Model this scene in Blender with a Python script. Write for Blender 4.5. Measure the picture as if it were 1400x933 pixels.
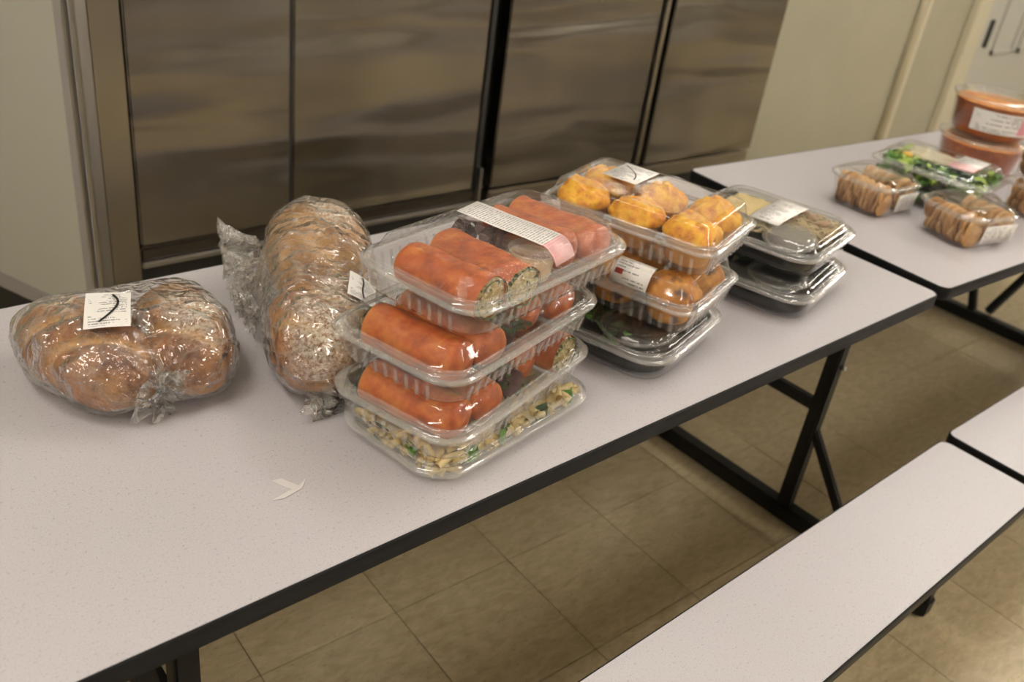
import bpy, bmesh, math, random
from mathutils import Vector, Matrix, noise
from mathutils.bvhtree import BVHTree

for o in list(bpy.data.objects):
    bpy.data.objects.remove(o)
scene = bpy.context.scene
col = scene.collection
rnd = random.Random(7)
PI = math.pi
TZ = 0.737                      # table top height

# ------------------------------------------------------------------ camera
cam_d = bpy.data.cameras.new('camera')
cam = bpy.data.objects.new('camera', cam_d)
col.objects.link(cam)
cam.location = (-1.8631, -0.6342, 1.4771)
cam.rotation_euler = (1.04825, -0.12669, -0.70715)
cam_d.sensor_width = 22.3
cam_d.lens = 1233.1 / 1400 * 22.3
cam_d.clip_start = 0.02
cam_d.dof.use_dof = True
cam_d.dof.focus_distance = 1.20
cam_d.dof.aperture_fstop = 2.7
scene.camera = cam

# ------------------------------------------------------------------ world, exposure
w = bpy.data.worlds.new('world')
scene.world = w
w.use_nodes = True
w.node_tree.nodes['Background'].inputs[0].default_value = (0.9, 0.85, 0.75, 1)
w.node_tree.nodes['Background'].inputs[1].default_value = 0.05
scene.view_settings.view_transform = 'Standard'
scene.view_settings.look = 'None'
scene.view_settings.gamma = 1
scene.view_settings.use_curve_mapping = False
scene.view_settings.exposure = 0.58
LAMP = 35.0                     # ceiling strip light strength
scene.cycles.transparent_max_bounces = 40
scene.cycles.max_bounces = 14
scene.cycles.sample_clamp_indirect = 6
scene.cycles.caustics_reflective = False
scene.cycles.caustics_refractive = False

# ------------------------------------------------------------------ material helpers
MAT = {}
class NT:
    def __init__(s, name):
        s.m = bpy.data.materials.new(name)
        s.m.use_nodes = True
        s.t = s.m.node_tree
        s.b = s.t.nodes['Principled BSDF']
        s.out = s.t.nodes['Material Output']
        MAT[name] = s.m
    def n(s, typ, props=None, **inp):
        nd = s.t.nodes.new(typ)
        for k, v in (props or {}).items():
            setattr(nd, k, v)
        for k, v in inp.items():
            k = k.replace('_', ' ')
            if isinstance(v, bpy.types.NodeSocket):
                s.t.links.new(v, nd.inputs[k])
            else:
                nd.inputs[k].default_value = v
        return nd
    def l(s, a, b): s.t.links.new(a, b)
    def set(s, **k):
        for a, v in k.items():
            a = a.replace('_', ' ')
            if isinstance(v, bpy.types.NodeSocket): s.l(v, s.b.inputs[a])
            else: s.b.inputs[a].default_value = v
    def coord(s, kind='Object', scale=(1, 1, 1)):
        tc = s.n('ShaderNodeTexCoord')
        mp = s.n('ShaderNodeMapping', Scale=scale)
        s.l(tc.outputs[kind], mp.inputs['Vector'])
        return mp.outputs[0]
    def noise(s, vec, scale, detail=3, rough=0.5, dist=0):
        return s.n('ShaderNodeTexNoise', Vector=vec, Scale=scale, Detail=detail, Roughness=rough, Distortion=dist).outputs['Fac']
    def ramp(s, fac, stops, interp='LINEAR'):
        r = s.n('ShaderNodeValToRGB', Fac=fac)
        cr = r.color_ramp
        cr.interpolation = interp
        while len(cr.elements) < len(stops): cr.elements.new(0.5)
        for e, (p, c) in zip(cr.elements, stops):
            e.position = p
            e.color = (*c, 1) if len(c) == 3 else c
        return r.outputs[0]
    def mix(s, fac, a, b, mode='MIX'):
        m = s.n('ShaderNodeMix', {'data_type': 'RGBA', 'blend_type': mode})
        for sock, v in ((m.inputs[0], fac), (m.inputs[6], a), (m.inputs[7], b)):
            if isinstance(v, bpy.types.NodeSocket): s.l(v, sock)
            else: sock.default_value = v if not isinstance(v, tuple) else ((*v, 1) if len(v) == 3 else v)
        return m.outputs[2]
    def math(s, op, a, b=0.0, c=0.0):
        m = s.n('ShaderNodeMath', {'operation': op})
        for i, v in enumerate((a, b, c)):
            if isinstance(v, bpy.types.NodeSocket): s.l(v, m.inputs[i])
            else: m.inputs[i].default_value = v
        return m.outputs[0]
    def bump(s, h, strength=0.3, dist=0.002):
        b = s.n('ShaderNodeBump', Strength=strength, Distance=dist, Height=h)
        s.l(b.outputs[0], s.b.inputs['Normal'])
        return b.outputs[0]

def plain(name, c, rough=0.5, metal=0.0, **k):
    m = NT(name)
    m.set(Base_Color=(*c, 1), Roughness=rough, Metallic=metal, **k)
    return m.m

def mottled(name, stops, scale, rough=0.6, bump=0.3, bdist=0.002, detail=5, kind='Object', sc=(1, 1, 1), **k):
    m = NT(name)
    v = m.coord(kind, sc)
    f = m.noise(v, scale, detail, 0.6)
    m.set(Base_Color=m.ramp(f, stops), Roughness=rough, **k)
    if bump: m.bump(f, bump, bdist)
    return m

# ---- surfaces
m = NT('laminate')
v = m.coord('Object')
a = m.noise(v, 520, 2, 0.6)
b_ = m.noise(v, 190, 2, 0.5)
c1 = m.ramp(a, [(0.0, (0.25, 0.24, 0.24)), (0.34, (0.37, 0.345, 0.345)), (0.40, (0.478, 0.446, 0.464)), (0.60, (0.488, 0.456, 0.474)), (0.72, (0.54, 0.515, 0.515))])
c2 = m.ramp(b_, [(0.0, (0.60, 0.58, 0.58)), (0.30, (0.82, 0.81, 0.82)), (0.38, (1, 1, 1)), (1, (1, 1, 1))])
m.set(Base_Color=m.mix(1.0, c1, c2, 'MULTIPLY'), Roughness=0.38)
plain('edge_black', (0.007, 0.007, 0.0075), 0.5, Specular_IOR_Level=0.18)
plain('steel_black', (0.005, 0.005, 0.005), 0.45, Specular_IOR_Level=0.25)
plain('rubber', (0.01, 0.01, 0.01), 0.7)
plain('grout', (0.11, 0.085, 0.05), 0.8)

m = NT('floor_tile')
v = m.coord('Object')
oi = m.n('ShaderNodeObjectInfo')
tc = m.n('ShaderNodeTexCoord')
va = m.n('ShaderNodeVectorMath', {'operation': 'ADD'})
m.l(tc.outputs['Object'], va.inputs[0])
cmb = m.n('ShaderNodeCombineXYZ')
m.l(m.math('MULTIPLY', oi.outputs['Random'], 37.0), cmb.inputs[0])
m.l(m.math('MULTIPLY', oi.outputs['Random'], 91.0), cmb.inputs[1])
m.l(cmb.outputs[0], va.inputs[1])
mp = m.n('ShaderNodeMapping', Scale=(1.0, 2.6, 1), Rotation=(0, 0, 0.5))
m.l(va.outputs[0], mp.inputs['Vector'])
f = m.noise(mp.outputs[0], 22, 6, 0.65, 0.6)
f2 = m.noise(mp.outputs[0], 70, 3, 0.6)
c = m.ramp(f, [(0.3, (0.38, 0.30, 0.175)), (0.5, (0.46, 0.375, 0.230)), (0.68, (0.55, 0.45, 0.29))])
c = m.mix(m.ramp(f2, [(0.30, (1, 1, 1)), (0.38, (0, 0, 0))]), c, (0.29, 0.215, 0.125))
hv = m.n('ShaderNodeHueSaturation', Color=c, Value=m.math('MULTIPLY_ADD', oi.outputs['Random'], 0.10, 0.95))
m.set(Base_Color=hv.outputs[0], Roughness=0.32)
m.bump(m.noise(v, 9, 2), 0.05, 0.004)

mottled('wall_paint', [(0.3, (0.365, 0.345, 0.258)), (0.7, (0.40, 0.375, 0.285))], 3, 0.55, 0.08, 0.002)
mottled('wall_dim', [(0.3, (0.36, 0.33, 0.26)), (0.7, (0.40, 0.37, 0.29))], 3, 0.6, 0.05, 0.002)
plain('casing_paint', (0.60, 0.55, 0.42), 0.45)
plain('door_white', (0.50, 0.49, 0.45), 0.4)
plain('door_dark', (0.05, 0.05, 0.05), 0.4)
mottled('ceiling_tile', [(0.3, (0.55, 0.53, 0.48)), (0.7, (0.62, 0.60, 0.55))], 30, 0.9, 0.2)
m = NT('diffuser')
m.set(Base_Color=(0.9, 0.9, 0.9, 1), Emission_Color=(1.0, 0.95, 0.86, 1), Emission_Strength=LAMP)
plain('lamp_metal', (0.7, 0.7, 0.7), 0.4)

# ---- fridge
m = NT('stainless')
tc = m.n('ShaderNodeTexCoord')
oi = m.n('ShaderNodeObjectInfo')
va = m.n('ShaderNodeVectorMath', {'operation': 'ADD'})
m.l(tc.outputs['Object'], va.inputs[0])
cmb = m.n('ShaderNodeCombineXYZ')
m.l(m.math('MULTIPLY', oi.outputs['Random'], 5.0), cmb.inputs[2])
m.l(cmb.outputs[0], va.inputs[1])
mp = m.n('ShaderNodeMapping', Scale=(0.16, 1, 1.0), Rotation=(0, 0.06, 0))
m.l(va.outputs[0], mp.inputs['Vector'])
f = m.noise(mp.outputs[0], 4.6, 1.6, 0.45, 0.35)
f2 = m.noise(m.coord('Object'), 2.2, 1, 0.5)
f3 = m.noise(m.coord('Object', (3, 3, 500)), 1.0, 2)
m.set(Base_Color=m.ramp(f2, [(0.3, (0.235, 0.214, 0.183)), (0.7, (0.30, 0.274, 0.237))]), Metallic=1.0,
      Roughness=m.math('MULTIPLY_ADD', f3, 0.06, 0.20))
m.bump(m.math('ADD', f, m.math('MULTIPLY', f2, 0.4)), 0.8, 0.058)
plain('stainless_frame', (0.30, 0.265, 0.21), 0.34, 1.0)
plain('rail_dark', (0.10, 0.09, 0.075), 0.35, 1.0)
plain('aluminium', (0.42, 0.40, 0.38), 0.35, 1.0)
plain('gasket', (0.30, 0.28, 0.27), 0.6)
plain('fridge_side', (0.46, 0.45, 0.40), 0.42)
plain('fridge_dark', (0.012, 0.011, 0.010), 0.5)

# ---- plastics: thin clear sheet = mostly transparent, reflective by Fresnel, slight haze
def sheet(name, tint, haze, hazecol, rough, ior, bump_scale, bump_str, bdist=0.002, sc=(1, 1, 1), dist=0.0, crease=False, refl=1.7):
    m = NT(name)
    t = m.t
    t.nodes.remove(m.b)
    v = m.coord('Object', sc)
    h = m.noise(v, bump_scale, 3, 0.55, dist)
    if crease:
        vo = m.n('ShaderNodeTexVoronoi', {'feature': 'DISTANCE_TO_EDGE'}, Scale=bump_scale * 0.9)
        wv = m.n('ShaderNodeTexNoise', Vector=v, Scale=bump_scale * 0.6, Detail=2)
        m.l(m.mix(0.12, v, wv.outputs['Color']), vo.inputs['Vector'])
        cr = m.ramp(vo.outputs['Distance'], [(0.0, (1, 1, 1)), (0.22, (0, 0, 0))])
        h = m.math('ADD', m.math('MULTIPLY', cr, 0.7), m.math('MULTIPLY', h, 1.3))
    bp = m.n('ShaderNodeBump', Strength=bump_str, Distance=bdist, Height=h)
    tr = m.n('ShaderNodeBsdfTransparent', Color=(*tint, 1))
    gl = m.n('ShaderNodeBsdfGlossy', Color=(1, 1, 1, 1), Roughness=rough, Normal=bp.outputs[0])
    df = m.n('ShaderNodeBsdfDiffuse', Color=(*hazecol, 1), Normal=bp.outputs[0])
    lw = m.n('ShaderNodeLayerWeight', Blend=0.5, Normal=bp.outputs[0])
    f0 = ((ior - 1) / (ior + 1)) ** 2
    fres = m.math('MULTIPLY_ADD', m.math('POWER', lw.outputs['Facing'], 5.0), 1 - f0, f0)
    if crease:
        haze = m.math('MULTIPLY_ADD', m.math('POWER', cr, 3.0), 0.14, haze)
    m1 = m.n('ShaderNodeMixShader', Fac=haze)
    m.l(tr.outputs[0], m1.inputs[1]); m.l(df.outputs[0], m1.inputs[2])
    m2 = m.n('ShaderNodeMixShader')
    m.l(m.math('MINIMUM', m.math('MULTIPLY', fres, refl), 0.85), m2.inputs[0])
    m.l(m1.outputs[0], m2.inputs[1]); m.l(gl.outputs[0], m2.inputs[2])
    m.l(m2.outputs[0], m.out.inputs[0])
    return m.m
sheet('clear_plastic', (0.975, 0.975, 0.97), 0.014, (0.85, 0.83, 0.8), 0.07, 1.5, 18, 0.25, 0.004, refl=1.25)
sheet('ribbed_plastic', (0.97, 0.97, 0.96), 0.04, (0.85, 0.83, 0.8), 0.10, 1.45, 25, 0.25, 0.003)
sheet('rim_plastic', (0.95, 0.95, 0.94), 0.17, (0.85, 0.83, 0.8), 0.10, 1.5, 40, 0.35, 0.003)
sheet('dewy_plastic', (0.975, 0.975, 0.97), 0.018, (0.85, 0.83, 0.8), 0.07, 1.5, 85, 0.75, 0.004, refl=1.1)
sheet('bag_film', (0.975, 0.97, 0.96), 0.03, (0.85, 0.82, 0.78), 0.10, 1.5, 21, 0.7, 0.013, (1, 1, 1), 1.0, True, 2.3)
sheet('bag_ruffle', (0.95, 0.94, 0.92), 0.22, (0.85, 0.82, 0.78), 0.12, 1.5, 34, 0.80, 0.010, (1, 1, 1), 1.2, True, 1.8)

# ---- foods
for cname, cstops in (('crust', [(0.30, (0.085, 0.024, 0.006)), (0.47, (0.23, 0.078, 0.018)), (0.62, (0.34, 0.135, 0.034)), (0.78, (0.46, 0.22, 0.065))]),
                      ('crust_pale', [(0.30, (0.28, 0.12, 0.035)), (0.50, (0.42, 0.21, 0.065)), (0.75, (0.56, 0.34, 0.13))])):
    m = NT(cname)
    v = m.coord('Object')
    at = m.n('ShaderNodeAttribute', {'attribute_name': 'crust'})
    sp = m.n('ShaderNodeSeparateColor')
    m.l(at.outputs['Color'], sp.inputs[0])
    f = m.noise(v, 26, 6, 0.65, 0.4)
    f2 = m.noise(v, 170, 4, 0.7)
    brown = m.ramp(f, cstops)
    c = m.mix(sp.outputs['Red'], brown, (0.50, 0.25, 0.065))
    fl = m.math('MULTIPLY', sp.outputs['Green'], m.ramp(f2, [(0.38, (0, 0, 0)), (0.60, (1, 1, 1))]))
    c = m.mix(m.math('MULTIPLY', m.ramp(f2, [(0.40, (1, 1, 1)), (0.50, (0, 0, 0))]), 0.35), c, (0.10, 0.03, 0.008))
    c = m.mix(fl, c, (0.66, 0.58, 0.47))
    m.set(Base_Color=c, Roughness=0.55)
    m.bump(m.math('ADD', f, m.math('MULTIPLY', f2, 0.4)), 0.8, 0.004)

m = mottled('tortilla', [(0.30, (0.21, 0.034, 0.006)), (0.5, (0.40, 0.080, 0.012)), (0.68, (0.51, 0.155, 0.026))], 38, 0.55, 0.25, 0.002, 6)
m = NT('wrap_filling')
v = m.coord('Object')
vo = m.n('ShaderNodeTexVoronoi', Vector=v, Scale=210)
sp = m.n('ShaderNodeSeparateColor'); m.l(vo.outputs['Color'], sp.inputs[0])
m.set(Base_Color=m.ramp(sp.outputs[0], [(0, (0.45, 0.33, 0.13)), (0.35, (0.56, 0.46, 0.25)), (0.55, (0.06, 0.08, 0.02)), (0.66, (0.42, 0.29, 0.09)), (0.84, (0.52, 0.43, 0.22)), (0.94, (0.26, 0.05, 0.02))], 'CONSTANT'), Roughness=0.45)
m.bump(vo.outputs['Distance'], 0.9, 0.004)
m = NT('wrap_greens')
v = m.coord('Object')
f = m.noise(v, 90, 3)
m.set(Base_Color=m.ramp(f, [(0.35, (0.02, 0.035, 0.012)), (0.55, (0.06, 0.10, 0.025)), (0.7, (0.22, 0.26, 0.08))]), Roughness=0.4)
m.bump(f, 0.6, 0.004)
mottled('purple_leaf', [(0.3, (0.035, 0.012, 0.016)), (0.7, (0.12, 0.035, 0.04))], 40, 0.4)
mottled('dip', [(0.3, (0.55, 0.33, 0.14)), (0.7, (0.66, 0.44, 0.22))], 30, 0.3)
mottled('muffin_gold', [(0.30, (0.46, 0.14, 0.012)), (0.45, (0.68, 0.28, 0.016)), (0.62, (0.80, 0.43, 0.025))], 55, 0.6, 0.6, 0.004, 5)
mottled('muffin_side', [(0.3, (0.42, 0.17, 0.04)), (0.7, (0.56, 0.27, 0.07))], 40, 0.65, 0.5, 0.003)
m = NT('muffin_berry')
v = m.coord('Object')
f = m.noise(v, 34, 5, 0.6)
c = m.ramp(f, [(0.25, (0.34, 0.11, 0.014)), (0.5, (0.52, 0.20, 0.024)), (0.75, (0.66, 0.33, 0.05))])
vo = m.n('ShaderNodeTexVoronoi', Vector=m.mix(0.04, v, m.n('ShaderNodeTexNoise', Vector=v, Scale=40.0).outputs['Color']), Scale=30)
c = m.mix(m.ramp(vo.outputs['Distance'], [(0.12, (0.9, .9, .9)), (0.45, (0, 0, 0))]), c, (0.06, 0.035, 0.04))
m.set(Base_Color=c, Roughness=0.6)
m.bump(f, 0.6, 0.004)
mottled('cookie', [(0.3, (0.36, 0.18, 0.065)), (0.55, (0.50, 0.28, 0.11)), (0.75, (0.60, 0.37, 0.17))], 60, 0.7, 0.6, 0.003)
mottled('cookie_pale', [(0.3, (0.46, 0.26, 0.10)), (0.75, (0.64, 0.42, 0.21))], 60, 0.7, 0.6, 0.003)
mottled('cookie_brown', [(0.3, (0.24, 0.11, 0.036)), (0.75, (0.40, 0.21, 0.08))], 60, 0.7, 0.6, 0.003)
mottled('cookie_dark', [(0.3, (0.16, 0.07, 0.025)), (0.7, (0.34, 0.17, 0.06))], 60, 0.7, 0.6, 0.003)
m = mottled('soup', [(0.3, (0.26, 0.055, 0.008)), (0.55, (0.36, 0.085, 0.012)), (0.72, (0.48, 0.16, 0.03))], 34, 0.3, 0.3, 0.003)
m = mottled('soup_top', [(0.3, (0.50, 0.14, 0.02)), (0.5, (0.68, 0.24, 0.035)), (0.7, (0.80, 0.46, 0.14))], 22, 0.3, 0.3, 0.003)
for nm, c in (('leaf_green', ((0.035, 0.12, 0.012), (0.11, 0.28, 0.03))), ('leaf_lime', ((0.22, 0.36, 0.04), (0.40, 0.52, 0.09))), ('leaf_dark', ((0.012, 0.04, 0.012), (0.03, 0.09, 0.022))), ('leaf_pale', ((0.42, 0.44, 0.20), (0.60, 0.60, 0.34)))):
    mottled(nm, [(0.3, c[0]), (0.7, c[1])], 60, 0.4, 0.4)
mottled('penne', [(0.3, (0.62, 0.46, 0.20)), (0.7, (0.74, 0.60, 0.32))], 40, 0.4, 0.1)
mottled('pesto_bit', [(0.3, (0.03, 0.05, 0.01)), (0.7, (0.10, 0.17, 0.03))], 60, 0.45, 0.3)
mottled('noodle', [(0.3, (0.40, 0.28, 0.13)), (0.7, (0.58, 0.45, 0.25))], 50, 0.45, 0.1)
mottled('cheese', [(0.3, (0.62, 0.44, 0.16)), (0.7, (0.72, 0.55, 0.25))], 160, 0.6, 0.8, 0.004)
mottled('cream', [(0.3, (0.62, 0.55, 0.38)), (0.7, (0.74, 0.66, 0.48))], 60, 0.5, 0.5)
mottled('brown_meat', [(0.3, (0.20, 0.09, 0.04)), (0.7, (0.38, 0.22, 0.11))], 60, 0.5, 0.5)
plain('black_plastic', (0.012, 0.012, 0.012), 0.28)
plain('cup_grey', (0.07, 0.047, 0.045), 0.35)
plain('ink', (0.008, 0.008, 0.008), 0.5)
plain('tape', (0.62, 0.58, 0.57), 0.35)
plain('yellow_bit', (0.75, 0.45, 0.05), 0.5)

def label_mat(name, stripe=None, dens=1.0, rows=30, block=None):
    """white sticker with rows of fine grey print (UV: u across the rows, v from top to bottom)"""
    m = NT(name)
    tc = m.n('ShaderNodeTexCoord')
    sx = m.n('ShaderNodeSeparateXYZ'); m.l(tc.outputs['UV'], sx.inputs[0])
    U, V = sx.outputs[0], sx.outputs[1]
    row = m.math('GREATER_THAN', m.math('SINE', m.math('MULTIPLY', V, rows * 2 * PI)), 0.1)
    cb = m.n('ShaderNodeCombineXYZ')
    m.l(m.math('MULTIPLY', U, 30.0), cb.inputs[0]); m.l(m.math('MULTIPLY', m.math('FLOOR', m.math('MULTIPLY', V, rows)), 7.3), cb.inputs[1])
    nz = m.noise(cb.outputs[0], 1.0, 2, 0.6)
    word = m.math('GREATER_THAN', nz, 0.46)
    mp2 = m.n('ShaderNodeMapping', Scale=(1.6, 4.5, 1), Location=(0.3, 1.7, 0)); m.l(tc.outputs['UV'], mp2.inputs['Vector'])
    para = m.math('GREATER_THAN', m.noise(mp2.outputs[0], 1.0, 0), 0.56 - 0.12 * dens)
    ins = m.math('MULTIPLY', m.math('GREATER_THAN', U, 0.08), m.math('LESS_THAN', U, 0.92))
    ins = m.math('MULTIPLY', ins, m.math('MULTIPLY', m.math('GREATER_THAN', V, 0.05), m.math('LESS_THAN', V, 0.95)))
    ink = m.math('MULTIPLY', m.math('MULTIPLY', row, word), m.math('MULTIPLY', para, ins))
    c = m.mix(m.math('MULTIPLY', ink, 0.72), (0.80, 0.76, 0.72), (0.10, 0.10, 0.11))
    if stripe:
        z = m.math('GREATER_THAN', V, stripe)
        s2 = m.math('GREATER_THAN', m.math('SINE', m.math('MULTIPLY', U, 90)), 0.0)
        c = m.mix(m.math('MULTIPLY', z, s2), c, (0.78, 0.20, 0.24))
    if block:
        u0, u1, v0, v1, bc = block
        z = m.math('MULTIPLY', m.math('MULTIPLY', m.math('GREATER_THAN', U, u0), m.math('LESS_THAN', U, u1)),
                   m.math('MULTIPLY', m.math('GREATER_THAN', V, v0), m.math('LESS_THAN', V, v1)))
        c = m.mix(z, c, bc)
    m.set(Base_Color=c, Roughness=0.4)
label_mat('label_text', None, 0.6, 16)
label_mat('label_long', 0.80, 1.6, 40)
label_mat('label_bold', None, 0.3, 9, (0.72, 0.93, 0.55, 0.72, (0.30, 0.04, 0.03)))
label_mat('label_pink', 0.58, 0.9, 14)
label_mat('label_dense', None, 0.6, 9, (0.76, 0.97, 0.08, 0.92, (0.72, 0.30, 0.33)))

# ------------------------------------------------------------------ mesh helpers
def mk(name, verts, faces, mat, parent=None, smooth=True, loc=None, rz=None, uvs=None):
    me = bpy.data.meshes.new(name)
    me.from_pydata([tuple(v) for v in verts], [], faces)
    if smooth: me.polygons.foreach_set('use_smooth', [True] * len(me.polygons))
    if uvs:
        lay = me.uv_layers.new(name='UVMap')
        for lp in me.loops: lay.data[lp.index].uv = uvs[lp.vertex_index]
    me.materials.append(MAT[mat])
    me.update()
    return link(name, me, parent, loc, rz)
def link(name, me, parent=None, loc=None, rz=None):
    o = bpy.data.objects.new(name, me)
    col.objects.link(o)
    o.parent = parent
    if loc is not None: o.location = loc
    if rz is not None: o.rotation_euler = (0, 0, rz)
    return o
def empty(name, loc, rz=0.0):
    o = bpy.data.objects.new(name, None)
    o.empty_display_size = 0.02
    col.objects.link(o)
    o.location = loc
    o.rotation_euler = (0, 0, rz)
    return o
def tag(o, label, cat=None, group=None, kind=None):
    if label: o['label'] = label
    if cat: o['category'] = cat
    if group: o['group'] = group
    if kind: o['kind'] = kind
    return o
def flat_edges(o, ang=0.6):
    me = o.data
    bm = bmesh.new(); bm.from_mesh(me)
    for e in bm.edges:
        if len(e.link_faces) == 2 and e.calc_face_angle(0) > ang: e.smooth = False
    bm.to_mesh(me); bm.free()
    return o
def box_bm(bm, lo, hi, bev=0.0):
    r = bmesh.ops.create_cube(bm, size=1)
    vs = r['verts']
    for v in vs:
        v.co = Vector([lo[i] + (v.co[i] + 0.5) * (hi[i] - lo[i]) for i in range(3)])
    if bev > 0:
        es = list({e for v in vs for e in v.link_edges})
        bmesh.ops.bevel(bm, geom=es, offset=bev, segments=2, affect='EDGES')
def box(name, lo, hi, mat, parent=None, bev=0.0, loc=None, rz=None):
    bm = bmesh.new(); box_bm(bm, lo, hi, bev)
    return bm_obj(name, bm, mat, parent, loc, rz, smooth=False)
def bm_obj(name, bm, mat, parent=None, loc=None, rz=None, smooth=True):
    me = bpy.data.meshes.new(name)
    bm.to_mesh(me); bm.free()
    if smooth: me.polygons.foreach_set('use_smooth', [True] * len(me.polygons))
    me.materials.append(MAT[mat])
    return link(name, me, parent, loc, rz)
def grid_faces(nr, nc, close=True):
    f = []
    for i in range(nr - 1):
        for j in range(nc if close else nc - 1):
            k = (j + 1) % nc
            f.append((i * nc + j, i * nc + k, (i + 1) * nc + k, (i + 1) * nc + j))
    return f
def rrect(a, b, r, nc=8, na=1, nb=1):
    """points of a rounded rectangle (counter-clockwise): (x, y, nx, ny, straight t)"""
    r = min(r, a * 0.98, b * 0.98)
    P = []
    def corner(cx, cy, a0):
        for i in range(nc + 1):
            t = a0 + PI / 2 * i / nc
            P.append((cx + r * math.cos(t), cy + r * math.sin(t), math.cos(t), math.sin(t), 0.0))
    def side(p, q, n, nx, ny):
        for i in range(1, n):
            t = i / n
            P.append((p[0] + (q[0] - p[0]) * t, p[1] + (q[1] - p[1]) * t, nx, ny, t))
    corner(a - r, b - r, 0); side((a - r, b), (-a + r, b), na, 0, 1)
    corner(-a + r, b - r, PI / 2); side((-a, b - r), (-a, -b + r), nb, -1, 0)
    corner(-a + r, -b + r, PI); side((-a + r, -b), (a - r, -b), na, 0, -1)
    corner(a - r, -b + r, 1.5 * PI); side((a, -b + r), (a, b - r), nb, 1, 0)
    return P
def loft_rr(a, b, r, prof, na=1, nb=1, nc=8, cap0=False, cap1=False, flute=None):
    """prof: (inset, z, flute amount). Returns verts, faces"""
    V = []; n = 0
    for (ins, z, *fl) in prof:
        P = rrect(a - ins, b - ins, max(r - ins * 0.6, 0.004), nc, na, nb)
        n = len(P)
        for (x, y, nx, ny, t) in P:
            d = 0.0
            if fl and fl[0] and t > 0:
                N = na if nx == 0 else nb
                k = int(round(t * N)) % 4
                d = fl[0] * (0, 0.75, 1, 0.75)[k] if 0.04 < t < 0.96 else 0
            V.append((x - nx * d, y - ny * d, z))
    F = grid_faces(len(prof), n)
    if cap0: F.append(tuple(reversed(range(n))))
    if cap1: F.append(tuple(range((len(prof) - 1) * n, len(prof) * n)))
    return V, F
def lathe(prof, n=40, sx=1.0, sy=1.0, cap0=True, cap1=True, wob=None):
    V = []
    for (r, z) in prof:
        for j in range(n):
            t = 2 * PI * j / n
            k = wob(t, z) if wob else 1.0
            V.append((r * k * math.cos(t) * sx, r * k * math.sin(t) * sy, z))
    F = grid_faces(len(prof), n)
    if cap0: F.append(tuple(reversed(range(n))))
    if cap1: F.append(tuple(range((len(prof) - 1) * n, len(prof) * n)))
    return V, F
def tube_pts(P, r, n=8):
    V = []; F = []
    up = Vector((0, 0, 1))
    P = [Vector(p) for p in P]
    for i, p in enumerate(P):
        d = (P[min(i + 1, len(P) - 1)] - P[max(i - 1, 0)]).normalized()
        s = d.cross(up)
        if s.length < 1e-3: s = d.cross(Vector((1, 0, 0)))
        s.normalize(); t = s.cross(d)
        for j in range(n):
            a = 2 * PI * j / n
            V.append(p + s * math.cos(a) * r + t * math.sin(a) * r)
    F = grid_faces(len(P), n)
    F.append(tuple(reversed(range(n)))); F.append(tuple(range((len(P) - 1) * n, len(P) * n)))
    return V, F
def bar(name, p, q, w, h, mat, parent, bev=0.004):
    """square tube from p to q"""
    p, q = Vector(p), Vector(q)
    d = q - p
    bm = bmesh.new(); box_bm(bm, (-w / 2, -h / 2, 0), (w / 2, h / 2, d.length), bev)
    o = bm_obj(name, bm, mat, parent, smooth=False)
    o.matrix_local = Matrix.Translation(p) @ d.to_track_quat('Z', 'Y').to_matrix().to_4x4()
    return o
def ribbon(name, path, side, width, mat, parent, lift=0.0):
    """thin sticker: path of points, side = unit vector across; UV v runs along the path"""
    path = [Vector(p) for p in path]; side = Vector(side).normalized()
    L = [0]
    for i in range(1, len(path)): L.append(L[-1] + (path[i] - path[i - 1]).length)
    V = []; UV = []
    nc = 2
    for i, p in enumerate(path):
        for j in range(nc):
            V.append(p + side * width * (j / (nc - 1) - 0.5)); UV.append((j / (nc - 1), L[i] / L[-1]))
    F = grid_faces(len(path), nc, close=False)
    o = mk(name, V, F, mat, parent, uvs=UV)
    so = o.modifiers.new('thickness', 'SOLIDIFY'); so.thickness = 0.0003; so.offset = 0
    return o
def stroke(name, pts, w, parent, nrm=(0, 0, 1), mat='ink'):
    """flat pen line"""
    pts = [Vector(p) for p in pts]; nrm = Vector(nrm).normalized()
    V = []
    for i, p in enumerate(pts):
        d = (pts[min(i + 1, len(pts) - 1)] - pts[max(i - 1, 0)]).normalized()
        s = d.cross(nrm).normalized() * w / 2
        V += [p + s + nrm * 0.0006, p - s + nrm * 0.0006]
    return mk(name, V, grid_faces(len(pts), 2, close=False), mat, parent, smooth=False)

# ================================================================== SETTING
# floor: tiles in the part of the room that shows, each a piece of its own
T = 0.3048
FR = -0.0387
fx, fy = -1.32161, 0.46225
def tile_pos(i, j):
    c, s = math.cos(FR), math.sin(FR)
    x, y = (i + 0.5) * T, (j + 0.5) * T
    return fx + c * x - s * y, fy + s * x + c * y
floor = box('floor', (-5.5, -6.5, -0.12), (9.5, 2.6, -0.0035), 'grout')
tag(floor, None, kind='structure')
bm = bmesh.new()
g = 0.0009
box_bm(bm, (-T / 2 + g, -T / 2 + g, -0.0034), (T / 2 - g, T / 2 - g, 0.0), 0.0006)
tile_me = bpy.data.meshes.new('tile'); bm.to_mesh(tile_me); bm.free(); tile_me.materials.append(MAT['floor_tile'])
cells = []
for i in range(-18, 38):
    for j in range(-24, 9):
        x, y = tile_pos(i, j)
        if -5.2 < x < 9.2 and -6.2 < y < 2.0:
            near = -2.6 < x < 4.6 and -1.2 < y < 2.0
            d = math.hypot(x - 0.6, y - 0.2)
            cells.append((0 if near else 1, d, x, y))
cells.sort()
bmr = bmesh.new()
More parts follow.
